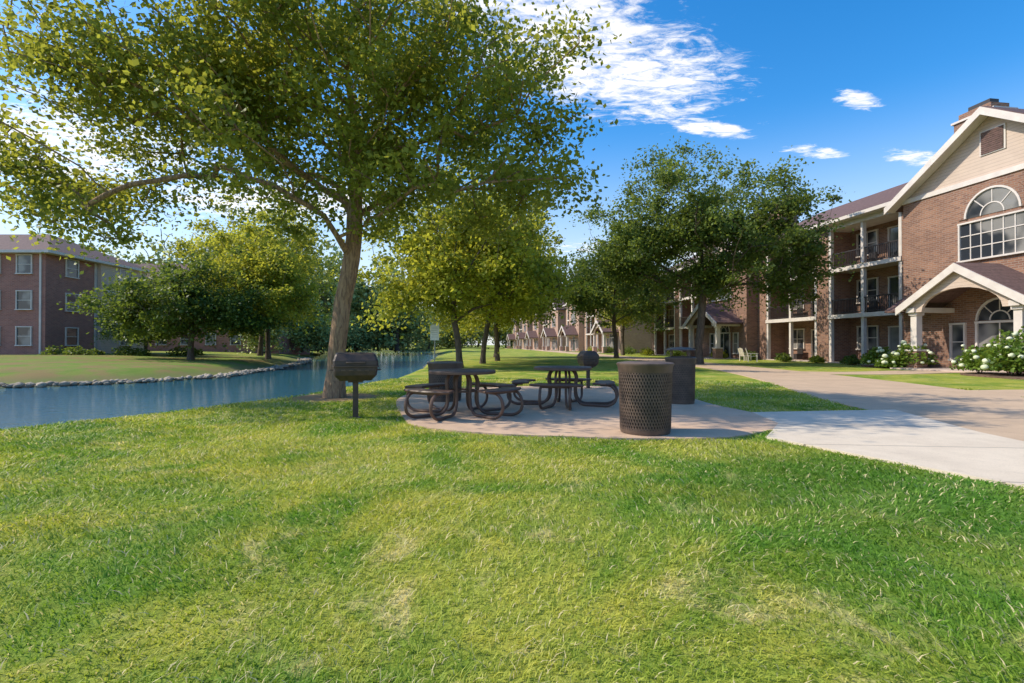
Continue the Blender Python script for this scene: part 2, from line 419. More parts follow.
# ------------------------------------------------------------------ shoreline rocks
import bmesh
def ico(k):
    bm=bmesh.new(); bmesh.ops.create_icosphere(bm,subdivisions=k,radius=1)
    a=np.array([v.co[:] for v in bm.verts]); f=np.array([[v.index for v in f.verts] for f in bm.faces]); bm.free(); return a,f
IV,IF=ico(2); IV1,IF1=ico(1)
def rocks(name,path,cnt,s0,s1,spread,zc=-.42):
    path=np.array(path,float); seg=np.diff(path,axis=0); ln=np.hypot(seg[:,0],seg[:,1]); cum=np.concatenate([[0],np.cumsum(ln)])
    vs=[];fs=[]
    for i in range(cnt):
        t=RNG.uniform(0,cum[-1]); k=min(np.searchsorted(cum,t)-1,len(seg)-1); k=max(k,0)
        p=path[k]+seg[k]*((t-cum[k])/ln[k]); nn=np.array([-seg[k][1],seg[k][0]])/ln[k]
        p=p+nn*RNG.normal(0,spread)
        s=RNG.uniform(s0,s1); sc=s*RNG.uniform(.6,1.3,3); sc[2]*=.6
        v=IV1*sc*RNG.uniform(.75,1.2,(len(IV1),1)); an=RNG.uniform(0,6.28); c,s_=math.cos(an),math.sin(an)
        v=np.stack([v[:,0]*c-v[:,1]*s_,v[:,0]*s_+v[:,1]*c,v[:,2]],-1)+np.array([p[0],p[1],zc+RNG.uniform(-.03,.04)])
        fs.append(IF1+i*len(IV1)); vs.append(v)
    link(bpy.data.objects.new(name,np_mesh(name,np.concatenate(vs),np.concatenate(fs),3,M_rock,smooth=False)))
rocks('shoreline_rocks',[(-60,15.2),(-36,17),(-20,20.4),(-16.5,23),(-15.2,27),(-16.5,35),(-19.5,48),(-25,62)],2000,.07,.19,.26,-.42)
rocks('shoreline_rocks',[(-5.1,12.8),(-4.3,18.6),(-4.9,29),(-8.5,56)],500,.06,.14,.15)

# ------------------------------------------------------------------ trees
def make_tree(seed,trunk,crown,natt,rbase,lpc,leaf,spread,barkm,leafm,thr=-.12,alpha=.35,nfreq=.45,droop=.0,zmin=None,tip=.012,uneven=.55,up=.5):
    rg=np.random.default_rng(seed); off=Vector((seed*7.3,seed*1.7,0))
    T=[np.array(p,float) for p in trunk]
    nodes=[T[0]];par=[-1];plen=[0]
    for p in T[1:]:
        a0=nodes[-1]; d=np.linalg.norm(p-a0); k=max(1,int(d/.45))
        for j in range(1,k+1):
            q=a0+(p-a0)*j/k; nodes.append(q+rg.normal(0,.02,3)); par.append(len(nodes)-2); plen.append(plen[-1]+d/k)
    ntr=len(nodes); first=max(2,int(ntr*.34))
    atts=[]
    wts=np.array([c[6] for c in crown],float); wts/=wts.sum()
    tries=0
    while len(atts)<natt and tries<natt*60:
        tries+=1
        c=crown[rg.choice(len(crown),p=wts)]
        d=rg.normal(size=3); d/=np.linalg.norm(d)
        rr=rg.random()**(1/3)*(1+uneven*mnoise.noise(Vector(d)*2.1+off)*1.6)
        p=np.array(c[:3])+d*rr*np.array(c[3:6])
        if zmin is not None and p[2]<zmin+.8*mnoise.noise(Vector((p[0]*.6,p[1]*.6,seed))): continue
        if mnoise.noise(Vector(p)*nfreq+off)<thr: continue
        atts.append(p)
    tc=T[-1]*.5+T[max(0,len(T)-2)]*.5
    atts.sort(key=lambda p:np.linalg.norm(p-tc)+rg.random()*.8)
    NA=np.zeros((60000,3)); NL=np.zeros(60000); NA[:ntr]=nodes; NL[:ntr]=plen; cnt=ntr
    ends=[]
    for p in atts:
        dv=NA[first:cnt]-p; D=np.linalg.norm(dv,axis=1)
        hd=np.hypot(dv[:,0],dv[:,1])
        cost=D+alpha*NL[first:cnt]+np.maximum(0,dv[:,2]+up*hd-droop)*.9
        i=first+int(np.argmin(cost)); q=NA[i]; d=np.linalg.norm(p-q)
        k=max(1,int(d/.42)); side=rg.normal(size=3)*d*.07; side[2]+=d*.04
        last=i
        for j in range(1,k+1):
            t=j/k; x=q+(p-q)*t+side*math.sin(math.pi*t)+rg.normal(0,.025,3)
            NA[cnt]=x; NL[cnt]=NL[last]+d/k; par.append(last); last=cnt; cnt+=1
        ends.append(last)
    desc=np.zeros(cnt)
    for e in ends: desc[e]+=1
    for i in range(cnt-1,0,-1): desc[par[i]]+=desc[i]
    rad=np.maximum(tip,rbase*(np.maximum(desc,.3)/natt)**.5)
    P=NA[:cnt]; z=P[:,2]-P[0,2]
    rad[:ntr]*= 1+.5*np.exp(-z[:ntr]/.28)
    S=8; ch=np.arange(1,cnt); pa=np.array(par[1:])
    A=P[pa];B=P[ch]; t=B-A; t/=np.maximum(np.linalg.norm(t,axis=1,keepdims=True),1e-6)
    ref=np.where(np.abs(t[:,2:3])>.9,np.array([[1.,0,0]]),np.array([[0,0,1.]]))
    a=np.cross(t,ref); a/=np.linalg.norm(a,axis=1,keepdims=True); b=np.cross(t,a)
    an=np.arange(S)*2*math.pi/S
    ring=a[:,None,:]*np.cos(an)[None,:,None]+b[:,None,:]*np.sin(an)[None,:,None]
    ra=np.minimum(rad[pa],rad[ch]*1.35); ra[:ntr-1]=rad[pa[:ntr-1]]
    V=np.concatenate([A[:,None]-t[:,None]*.01+ring*ra[:,None,None],B[:,None]+t[:,None]*.01+ring*rad[ch][:,None,None]],1)
    m=len(ch); bs=(np.arange(m)*2*S)[:,None,None]; k=np.arange(S); k2=(k+1)%S
    F=bs+np.stack([k,k2,k2+S,k+S],-1)[None]
    bark=np_mesh('trunk_mesh',V,F,4,barkm,smooth=True)
    E=P[ends]; n=len(E)*lpc
    cid=np.repeat(np.arange(len(E)),lpc)
    sizes=rg.uniform(.5,1.4,len(E))[cid][:,None]
    g=rg.normal(size=(n,3))*np.array([spread,spread,spread*.6])*sizes
    C=E[cid]+g; C[:,2]-= (g[:,0]**2+g[:,1]**2)*.3
    nrm=rg.normal(size=(n,3))+np.array([0,0,.9]); nrm/=np.linalg.norm(nrm,axis=1,keepdims=True)
    dr=rg.normal(size=(n,3)); dr-=nrm*(dr*nrm).sum(1,keepdims=True); dr/=np.linalg.norm(dr,axis=1,keepdims=True)
    sd=np.cross(nrm,dr); sz=leaf*rg.uniform(.6,1.3,(n,1))
    V=np.stack([C-dr*sz*.5,C+sd*sz*.34-nrm*sz*.06,C+dr*sz*.5,C-sd*sz*.34-nrm*sz*.06],1)
    F=np.arange(n*4)
    rn=np.clip(rg.random(len(E))[cid]*.5+rg.random(n)*.5,0,1)
    lv=np_mesh('crown_mesh',V,F,4,leafm,rnd=rn)
    return bark,lv
def place(name,meshes,loc,rz=0,sc=1):
    e=empty(name,loc,rz); e.scale=(sc,sc,sc) if not isinstance(sc,tuple) else sc
    for nm,me in zip(('trunk','crown'),meshes):
        link(bpy.data.objects.new(nm,me),e)
    return e

mt=make_tree(11,[(0,0,-.1),(.03,0,.6),(.12,0,1.6),(.28,.05,2.7),(.42,.1,3.7),(.55,.1,5.2),(.3,.1,7.2),(.1,0,9.2)],
 [(-.2,0,7.4,4.3,3.8,3.4,1.0),(-4.0,-.5,7.2,3.3,2.8,2.6,.50),(3.2,0,6.0,2.4,2.6,2.3,.40),(-5.4,-.2,5.0,2.0,1.8,1.4,.20),(.3,0,5.1,3.0,2.6,1.2,.20)],
 760,.20,120,.12,.34,M_bark,L_main,thr=-.10,alpha=.28,zmin=3.6,nfreq=.5,up=.6)
place('shade_tree',mt,(-4.1,11.8,0))
rt=make_tree(23,[(0,0,-.1),(0,0,1.2),(.15,0,2.6),(.25,0,4.2),(.2,0,6.5),(.3,0,9)],
 [(-.6,0,8.8,4.8,4.6,3.8,1),(4.0,0,8.8,3.5,3.4,3.2,.5),(-4.2,0,6.8,2.5,2.8,2.4,.35),(6.2,0,6.2,2.4,2.6,2.4,.3),(1,0,5.8,4,3,1.8,.3)],
 740,.24,95,.19,.42,M_bark2,L_locust,thr=-.09,alpha=.3,zmin=3.6,nfreq=.55,uneven=.7)
place('locust_tree',rt,(11.5,31.5,0))
m1=make_tree(31,[(0,0,-.1),(-.05,0,1),(-.25,0,2.2),(-.3,0,4),(-.2,0,6)],
 [(.3,0,6.4,3.2,3.6,3.2,1),(-2.4,0,4.6,2.2,2.5,2.0,.45),(2.6,.5,4.6,1.8,2.2,1.8,.35)],330,.15,90,.21,.42,M_bark2,L_yel,thr=-.04,zmin=2.2,nfreq=.55,uneven=.8)
m2=make_tree(37,[(0,0,-.1),(.05,0,1),(.15,0,2.2),(.2,0,4),(.1,0,7)],
 [(-.4,0,7.2,2.9,3.4,3.8,1),(2.4,0,5.4,2.2,2.4,2.3,.45),(-2.6,.4,4.8,1.8,2.2,1.7,.3)],330,.16,90,.22,.44,M_bark2,L_locust,thr=-.04,zmin=2.7,nfreq=.55,uneven=.8)
m4=make_tree(67,[(0,0,-.1),(.1,0,1),(.3,.1,2.2),(.5,0,4),(.4,0,6.5)],
 [(.8,0,6.8,3.6,3.2,2.9,1),(-1.8,0,5.6,2.4,2.4,2.6,.5),(3.4,0,5.0,1.8,2,1.8,.3)],340,.15,90,.21,.42,M_bark2,L_main,thr=-.04,zmin=2.5,nfreq=.6,uneven=.9)
m3=make_tree(41,[(0,0,-.1),(0,0,1),(.1,0,2),(.1,0,3),(0,0,4.5)],
 [(.4,0,4.4,3.6,4.0,2.7,1),(-3.2,0,3.6,2.7,3,1.8,.5),(3.4,.3,3.4,2.0,2.5,1.6,.4)],360,.19,95,.24,.42,M_bark2,L_dark,thr=-.08,zmin=1.5,nfreq=.5,uneven=.7)
place('maple_tree',m1,(-2.75,27,0),0,1.08)
place('maple_tree',m4,(-1.9,33,0),.3,1.08)
place('maple_tree',m1,(-1.1,39,0),1.3,1.1)
place('maple_tree',m2,(-1.6,50,0),.4,1.2)
place('maple_tree',m2,(9.6,47,0),3.0,1.15)
place('maple_tree',m4,(13.0,60,0),1.2,1.2)
place('oak_tree',m3,(-23.2,37,.2),0,1.0)
place('willow_tree',m1,(-20.0,42,.2),2.0,1.15)
place('willow_tree',m1,(-24.6,50,.3),4.0,1.45)
place('oak_tree',m3,(-31.5,44,.35),2.2,.72)
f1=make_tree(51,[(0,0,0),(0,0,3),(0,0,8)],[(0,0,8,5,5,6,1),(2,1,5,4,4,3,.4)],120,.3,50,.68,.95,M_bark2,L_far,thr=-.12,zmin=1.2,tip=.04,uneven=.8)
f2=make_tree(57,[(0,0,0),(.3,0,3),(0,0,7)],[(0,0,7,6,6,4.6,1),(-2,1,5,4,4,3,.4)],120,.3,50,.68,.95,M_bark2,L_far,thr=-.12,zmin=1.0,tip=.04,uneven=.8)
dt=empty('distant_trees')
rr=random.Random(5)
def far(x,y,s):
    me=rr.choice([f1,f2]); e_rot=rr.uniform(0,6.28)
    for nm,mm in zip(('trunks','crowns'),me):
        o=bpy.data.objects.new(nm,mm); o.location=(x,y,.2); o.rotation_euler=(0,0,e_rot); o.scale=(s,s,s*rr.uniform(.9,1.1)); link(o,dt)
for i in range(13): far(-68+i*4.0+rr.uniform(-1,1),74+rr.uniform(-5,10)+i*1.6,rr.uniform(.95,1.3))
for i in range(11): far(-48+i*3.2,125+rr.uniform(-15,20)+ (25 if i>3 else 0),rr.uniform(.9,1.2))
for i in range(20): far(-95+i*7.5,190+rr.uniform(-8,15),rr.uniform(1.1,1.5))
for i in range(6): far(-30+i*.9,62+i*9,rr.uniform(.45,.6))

# ------------------------------------------------------------------ shrubs
def shrub(name,blobs,n,leaf,mat,loc,flowers=0,seed=1):
    rg=np.random.default_rng(seed); e=empty(name,loc)
    C=[]
    for (cx,cy,cz,rx,ry,rz) in blobs:
        d=rg.normal(size=(n,3)); d/=np.linalg.norm(d,axis=1,keepdims=True); d[:,2]=np.abs(d[:,2])*1.0
        rr_=rg.random((n,1))**.35*(1+.18*np.sin(d[:,0:1]*7+seed)*np.sin(d[:,1:2]*6))
        C.append(np.array([cx,cy,cz])+d*rr_*np.array([rx,ry,rz]))
    C=np.concatenate(C); n=len(C)
    nrm=rg.normal(size=(n,3))+np.array([0,0,.8]); nrm/=np.linalg.norm(nrm,axis=1,keepdims=True)
    dr=rg.normal(size=(n,3)); dr-=nrm*(dr*nrm).sum(1,keepdims=True); dr/=np.linalg.norm(dr,axis=1,keepdims=True)
    sd=np.cross(nrm,dr); sz=leaf*rg.uniform(.6,1.3,(n,1))
    V=np.stack([C-dr*sz*.5,C+sd*sz*.36,C+dr*sz*.5,C-sd*sz*.36],1)
    link(bpy.data.objects.new('leaves',np_mesh('shrub_leaves',V,np.arange(n*4),4,mat,rnd=rg.random(n))),e)
    st=MB()
    for (cx,cy,cz,rx,ry,rz) in blobs:
        for k in range(5):
            a=k*1.26; st.tube([(cx,cy,-.05),(cx+math.cos(a)*rx*.5,cy+math.sin(a)*ry*.5,cz+rz*.7)],[.02,.008],5)
    st.obj('stems',M_bark2,e)
    if flowers:
        fl=[];ff=[];k=0
        for i in range(flowers):
            p=C[rg.integers(n)]; p=p+np.array([-.05,-.05,.08]); s=rg.uniform(.06,.12)
            q=IV*s*np.array([1,1,.8])*(1+.25*rg.random((len(IV),1)))+p
            fl.append(q); ff.append(IF+k*len(IV)); k+=1
        link(bpy.data.objects.new('flower_heads',np_mesh('flower_heads',np.concatenate(fl),np.concatenate(ff),3,M_petal)),e)
    return e

# ------------------------------------------------------------------ buildings
class Bld:
    def __init__(s,name,loc,rz,brick):
        s.e=empty(name,loc,rz); s.g={k:MB() for k in('walls','siding','trim','roof','windows_glass','railings')}
        s.m={'walls':brick,'siding':M_siding,'trim':M_trim,'roof':M_roof,'windows_glass':M_glass,'railings':M_rail}
    def done(s):
        for k,mb in s.g.items(): mb.obj(k,s.m[k],s.e)
    def mbox(s,grp,face,pos,u0,u1,d0,d1,z0,z1):
        g=s.g[grp]
        if face=='y+': g.box(u0,u1,pos+d0,pos+d1,z0,z1)
        elif face=='y-': g.box(u0,u1,pos-d1,pos-d0,z0,z1)
        elif face=='x+': g.box(pos+d0,pos+d1,u0,u1,z0,z1)
        else: g.box(pos-d1,pos-d0,u0,u1,z0,z1)
    def window(s,u,z0,w,h,face='y+',pos=0,nv=1,nh=1,f=.08,sill=True):
        B=s.mbox
        B('windows_glass',face,pos,u-w/2+.01,u+w/2-.01,-.02,.025,z0+.01,z0+h-.01)
        B('trim',face,pos,u-w/2-f,u-w/2,-.02,.10,z0,z0+h); B('trim',face,pos,u+w/2,u+w/2+f,-.02,.10,z0,z0+h)
        B('trim',face,pos,u-w/2-f-.02,u+w/2+f+.02,-.02,.11,z0+h,z0+h+f)
        B('trim',face,pos,u-w/2-f-.04,u+w/2+f+.04,-.02,.15,z0-f,z0)
        for i in range(1,nv+1):
            c=u-w/2+w*i/(nv+1); B('trim',face,pos,c-.022,c+.022,.024,.06,z0,z0+h)
        for i in range(1,nh+1):
            c=z0+h*i/(nh+1); B('trim',face,pos,u-w/2,u+w/2,.024,.052,c-.022,c+.022)
    def arch(s,u,z,r,pos,ring=True,n=14,spokes=4):
        pts=[(u+r*math.cos(math.pi*i/n),z+r*math.sin(math.pi*i/n)) for i in range(n+1)]
        s.g['windows_glass'].prism(pts,pos-.02,pos+.025,'y')
        def rg(grp,r0,r1,d):
            for i in range(n):
                a,b=math.pi*i/n,math.pi*(i+1)/n
                P=[(u+r0*math.cos(a),z+r0*math.sin(a)),(u+r1*math.cos(a),z+r1*math.sin(a)),(u+r1*math.cos(b),z+r1*math.sin(b)),(u+r0*math.cos(b),z+r0*math.sin(b))]
                s.g[grp].prism(P,pos-.02,pos+d,'y')
        rg('trim',r,r+.09,.10)
        rg('trim',r*.42,r*.42+.05,.055)
        if ring: rg('walls',r+.095,r+.40,.06)
        for i in range(1,spokes):
            a=math.pi*i/spokes; c,sn=math.cos(a),math.sin(a)
            P=[(u+r*.45*c-.02*sn,z+r*.45*sn+.02*c),(u+r*.45*c+.02*sn,z+r*.45*sn-.02*c),(u+r*c+.02*sn,z+r*sn-.02*c),(u+r*c-.02*sn,z+r*sn+.02*c)]
            s.g['trim'].prism(P,pos+.02,pos+.05,'y')
    def wing(s,x0,x1,detail=True,H=9.3):
        g=s.g; L=x1-x0; nb=max(1,round(L/7.0)); pw=1.1; bw=(L-pw*(nb+1))/nb
        g['walls'].box(x0,x1,-12,-1.7,-.3,H)
        for i in range(nb+1):
            a=x0+i*(bw+pw)
            g['walls'].box(a+.01,a+pw-.01,-1.71,-.02,-.3,H-.02)
        for i in range(nb):
            a=x0+pw+i*(bw+pw); b=a+bw
            g['trim'].box(a-.01,b+.01,-1.69,.06,H-.36,H-.06)
            for fl in range(3):
                z=fl*3.1
                if fl: 
                    g['siding'].box(a,b,-1.69,-.03,z-.08,z+.1)
                    g['trim'].box(a,b,-.03,.05,z-.14,z+.12)
                else: g['siding'].box(a,b,-1.69,.3,-.2,.06)
                s.window(a+bw*.27,z+.15,1.9,2.15,'y+',-1.7,1,0)
                s.window(a+bw*.74,z+.95,1.5,1.45,'y+',-1.7,1,1)
                if fl:
                    g['railings'].box(a+.02,b-.02,-.12,-.04,z+1.06,z+1.13); g['railings'].box(a+.02,b-.02,-.10,-.06,z+.2,z+.25)
                    k=int(bw/(.125 if detail else .3))
                    for q in range(k):
                        xx=a+bw*(q+.5)/k; g['railings'].box(xx-.015,xx+.015,-.095,-.065,z+.22,z+1.08)
            for xx in (a+.12,(a+b)/2,b-.12):
                for fl in range(3):
                    z0=fl*3.1+(.12 if fl else .06); z1=(fl+1)*3.1-.14 if fl<2 else H-.36
                    g['trim'].box(xx-.1,xx+.1,-.25,-.03,z0,z1)
            if detail:
                for fl in (0,1,2):
                    z=fl*3.1+.1; xx=a+bw*.6
                    g['railings'].box(xx-.3,xx+.3,-1.3,-.8,z,z+.42); g['railings'].box(xx-.3,xx+.3,-1.35,-1.29,z+.3,z+.85)
        g['roof'].prism([(.55,H),(-6.2,H+3.1),(-12.9,H),(-12.9,H+.18),(-6.2,H+3.3),(.55,H+.18)],x0-.3,x1+.3,'x')
        g['trim'].box(x0-.3,x1+.3,.552,.66,H-.05,H+.16); g['trim'].box(x0,x1,-.02,.55,H-.06,H-.003)
        for xx in (x0+.02,x1-.05):
            g['siding'].prism([(-1.7,H),(-6.2,H+2.0),(-12,H)],xx,xx+.03,'x')
    def gable(s,x0,x1,y1=1.0,arch=True,portico=True,H=9.0,back=-9):
        g=s.g; xc=(x0+x1)/2; hw=(x1-x0)/2; sl=.65; zp=H+hw*sl
        g['walls'].box(x0,x1,back,y1,-.3,H)
        g['siding'].prism([(x0,H+.02),(x1,H+.02),(xc,zp)],back,y1-.04,'y')
        g['trim'].box(x0-.02,x1+.02,y1-.04,y1+.07,H-.1,H+.14)
        ov=.55; e0=(x0-ov,H-ov*sl); e1=(x1+ov,H-ov*sl); t=.24
        def chev(t0,t1): return [(e0[0],e0[1]+t1),(xc,zp+t1),(e1[0],e1[1]+t1),(e1[0],e1[1]+t0),(xc,zp+t0),(e0[0],e0[1]+t0)]
        g['roof'].prism(chev(.02,t),back-1,y1+.6,'y')
        g['trim'].prism(chev(-.16,t-.04),y1+.602,y1+.67,'y')
        g['trim'].prism(chev(-.03,.015),y1,y1+.6,'y')
        s.mbox('trim','y+',y1-.04,xc-.56,xc+.56,0,.05,H+1.1,H+2.25)
        for k in range(11):
            s.mbox('roof','y+',y1-.04,xc-.48,xc+.48,.05,.085,H+1.15+k*.095,H+1.15+k*.095+.075)
        if arch:
            s.window(xc,5.3,2.9,1.75,'y+',y1,5,2); s.arch(xc,7.3,1.15,y1,True,16,4)
        if portico:
            pc=xc-.3; pw=2.75; py=y1+2.4; pz=3.05; pp=pz+pw*.62
            for q in(-1,1):
                cx=pc+q*(pw-.45)
                g['walls'].box(cx-.3,cx+.3,py-.75,py-.15,-.2,.9)
                g['trim'].box(cx-.34,cx+.34,py-.79,py-.11,.9,.98)
                g['trim'].box(cx-.16,cx+.16,py-.61,py-.29,.98,pz-.4)
                g['trim'].box(cx-.22,cx+.22,py-.67,py-.23,pz-.4,pz-.25)
                g['trim'].box(cx-.2,cx+.2,y1,py-.1,pz-.25,pz-.02)
            n=12; r=pw-.95
            P=[(pc-pw+.1,pz-.25),(pc-r,pz-.25)]+[(pc-r*math.cos(math.pi*i/n),pz-.25+r*.55*math.sin(math.pi*i/n)) for i in range(1,n)]+[(pc+r,pz-.25),(pc+pw-.1,pz-.25),(pc+pw-.1,pz+.02),(pc,pp-.1),(pc-pw+.1,pz+.02)]
            g['siding'].prism(P,py-.35,py-.2,'y')
            def ch2(a,b): return [(pc-pw-.2,pz-.12+b),(pc,pp+b),(pc+pw+.2,pz-.12+b),(pc+pw+.2,pz-.12+a),(pc,pp+a),(pc-pw-.2,pz-.12+a)]
            g['roof'].prism(ch2(0,.16),y1+.01,py,'y')
            g['trim'].prism(ch2(-.24,.13),py+.002,py+.08,'y')
            g['siding'].box(pc-pw,pc+pw,y1,py+.6,-.15,.07)
            s.window(pc,.12,1.9,2.1,'y+',y1,1,0,.1); s.arch(pc,2.35,.95,y1,True,12,4)
            for q in(-1,1): s.window(pc+q*1.9,.5,.6,1.7,'y+',y1,0,1)
            for q in(-1,1):
                xa=pc+q*(pw+.25); xb=x0-.1 if q<0 else x1+.1
                if abs(xb-xa)>.8:
                    a_,b_=min(xa,xb),max(xa,xb)
                    g['roof'].prism([(y1+.005,3.75),(y1+1.1,3.05),(y1+1.1,2.95),(y1+.005,2.95)],a_,b_,'x')

TH=math.atan2(.9898,-.1425)
def right_building(name,s0,segs,brick,detail):
    o=(22.5-.1425*s0,28.6+.9898*s0,0)
    B=Bld(name,o,TH,brick)
    for sg in segs:
        if sg[0]=='w': B.wing(sg[1],sg[2],detail)
        else: B.gable(sg[1],sg[2],1.0,sg[3],sg[4])
    return B
B=right_building('apartment_building',0,[('w',-24,-9.5),('g',-9.5,-.3,True,True),('w',-.3,14.2),('g',14.2,21.6,True,True),('w',21.6,36)],M_brickR,True)
g=B.g
g['walls'].box(-1.1,1.5,-5.7,-3.9,9,13.2); g['walls'].box(-.9,1.3,-5.5,-4.1,13.2,14.3)
g['trim'].box(-1.0,1.4,-5.6,-4.0,14.3,14.42); g['walls'].box(-.7,1.1,-5.4,-4.2,14.42,14.8); g['railings'].box(-.4,.8,-5.1,-4.5,14.8,15.15)
g['walls'].box(17.2,19,-6.0,-4.4,9,14.2)
B.done()
for (s0,n) in ((44,1),(82,2),(120,3)):
    b=right_building('apartment_building',s0,[('g',0,7.4,True,True),('w',7.4,21.5),('g',21.5,28.5,True,True),('w',28.5,35)],M_brickF,False); b.done()

LB=Bld('brick_apartment_building',(0,0,.25),0,M_brickL)
g=LB.g; H=8.55
g['walls'].box(-66,-38.3,42,47.2,-.5,H)
g['siding'].box(-60,-37.9,47.2,53,-.5,H-.1)
def hip(x0,x1,y0,y1,z,zr,ins):
    ym=(y0+y1)/2
    g['roof'].add([(x0,y0,z),(x1,y0,z),(x1,y1,z),(x0,y1,z),(x0+ins,ym,zr),(x1-ins,ym,zr)],[(0,1,5,4),(1,2,5),(2,3,4,5),(3,0,4),(0,3,2,1)])
hip(-66.6,-37.5,41.4,53.8,H+.12,H+2.7,5.5)
g['trim'].box(-66.6,-37.5,41.36,53.84,H-.1,H+.115)
for fl in range(3):
    z=.95+fl*2.95
    for u in (-63,-59.5,-56,-52.5,-49,-45.5,-42.6,-40.0): LB.window(u,z,1.15,1.45,'y-',42,0,1)
    LB.window(44.5,z,1.15,1.45,'x+',-38.3,0,1)
    LB.window(50.2,z,1.5,1.4,'x+',-37.9,1,0)
for z in (2.9,5.85): LB.mbox('trim','x+',-37.9,47.3,53,0,.05,z,z+.12)
LB.mbox('trim','x+',-38.3,46.9,47.15,0,.08,-.3,H-.1)
LB.mbox('trim','y-',42,-38.75,-38.6,0,.08,-.3,H-.1)
LB.done()
LB2=Bld('brick_apartment_building',(0,0,.3),0,M_brickL); g=LB2.g
g['walls'].box(-60,-30,66,76,-.5,8.8); hip(-60.6,-29.4,65.4,76.6,8.9,12.2,6)
for fl in range(3):
    for i in range(9): LB2.window(-58+i*3.2,.95+fl*2.95,1.2,1.4,'y-',66,0,1)
LB2.done()

# ------------------------------------------------------------------ street furniture
def picnic_table(loc,rz):
    e=empty('picnic_table',loc,rz)
    t=MB(); R=.56
    t.lathe([(0.03,.742),(R-.02,.742),(R,.748),(R+.012,.735),(R+.012,.70),(R,.692),(R-.02,.70),(R-.02,.722),(.03,.722),(.03,.742)],n=48)
    t.lathe([(.0,.744),(.045,.744),(.045,.715),(0,.715)],n=16)
    t.obj('table_top',M_metal,e,True)
    rb=MB()
    for rr_ in (.14,.22,.30,.38,.46): rb.lathe([(rr_-.012,.7425),(rr_-.006,.747),(rr_+.006,.747),(rr_+.012,.7425)],n=40)
    rb.obj('top_ribs',M_metal2,e,True)
    for i in range(4):
        a=i*math.pi/2+math.pi/4; sw=.50
        s=MB(); r0,r1=.70,1.0
        prof=[(r0,.43),(r0-.012,.45),(r0,.468),(r1,.468),(r1+.014,.45),(r1,.425),(r0,.43)]
        s.lathe(prof,n=16,a0=a-sw,a1=a+sw)
        for q in(-1,1):
            aa=a+q*sw; c,sn=math.cos(aa),math.sin(aa)
            s.tube([((r0)*c,(r0)*sn,.448),((r1)*c,(r1)*sn,.448)],.02,8)
        s.obj('seat_%d'%(i+1),M_metal,e,True)
        f=MB()
        for q in(-1,1):
            off=q*.27
            P=[(.05,.70),(.20,.68),(.27,.55),(.25,.35),(.27,.16),(.38,.04),(.60,.028),(.86,.028),(1.0,.09),(1.05,.20),(1.02,.33),(.93,.41),(.76,.42)]
            pts=[]
            for k,(r,z) in enumerate(P):
                w=off*min(1,.12+r*.95)
                pts.append((r*math.cos(a)-w*math.sin(a),r*math.sin(a)+w*math.cos(a),z))
            f.tube(catmull(pts,4),.026,8)
        f.tube([(.9*math.cos(a)+.27*math.sin(a),.9*math.sin(a)-.27*math.cos(a),.41),(.9*math.cos(a)-.27*math.sin(a),.9*math.sin(a)+.27*math.cos(a),.41)],.016,6)
        f.obj('tube_frame_%d'%(i+1),M_metal,e,True)
    r=MB(); r.tube([(.25*math.cos(k*.3926),.25*math.sin(k*.3926),.40) for k in range(16)],.018,6,True); r.obj('centre_ring',M_metal,e,True)
picnic_table((-.85,8.75,.024),.18)
picnic_table((1.0,10.1,.024),.55)

def lattice(mb,r0,r1,z0,z1,n,turn,th=.006,w=.0085):
    for sgn in(-1,1):
        for i in range(n):
            a0=2*math.pi*i/n; vs=[];K=10
            for k in range(K+1):
                t=k/K; a=a0+sgn*turn*t; r=r0+(r1-r0)*t+(.0 if sgn>0 else .004); z=z0+(z1-z0)*t
                da=w/r
                for (rr_,dd) in ((r,-da),(r,da),(r-th,da),(r-th,-da)):
                    vs.append((rr_*math.cos(a+dd),rr_*math.sin(a+dd),z))
            fs=[]
            for k in range(K):
                for q in range(4): fs.append((k*4+q,k*4+(q+1)%4,(k+1)*4+(q+1)%4,(k+1)*4+q))
            mb.add(vs,fs)
def trash_can(loc,R=.34,H=.9,hood=False,rz=0):
    e=empty('trash_receptacle',loc,rz)
    b=MB(); b.lathe([(R*.88,.02),(R*.9,.0),(R*.93,.02),(R*.935,.07),(R*.9,.07)],n=40)
    b.lathe([(R*.985,H-.12),(R,H-.11),(R*1.03,H-.04),(R*1.07,H-.02),(R*1.07,H),(R*1.0,H+.012),(R*.55,H+.03),(R*.5,H+.03),(R*.47,H-.02)],n=48)
    b.obj('rim_and_base',M_metal2,e,True)
    l=MB(); lattice(l,R*.935,R*.985,.06,H-.115,56,.95); l.obj('expanded_metal_body',M_metal2,e)
    ln=MB(); ln.lathe([(0,.05),(R*.86,.05),(R*.91,H-.05),(R*.85,H-.04),(R*.8,.08),(0,.08)],n=32); ln.obj('liner',M_liner,e,True)
    if hood:
        h=MB()
        for k in range(4):
            a=k*math.pi/2+.4; h.tube([(R*.85*math.cos(a),R*.85*math.sin(a),H),(R*.85*math.cos(a),R*.85*math.sin(a),H+.17)],.012,6)
        h.lathe([(0,H+.215),(R*.6,H+.205),(R*1.0,H+.17),(R*1.03,H+.15),(R*.98,H+.15),(0,H+.17)],n=36)
        h.obj('rain_hood',M_metal2,e,True)
    return e
trash_can((1.80,6.93,.024),.355,.93)
trash_can((3.42,10.4,.024),.29,.92,True)
trash_can((-1.42,10.9,.024),.36,.80)

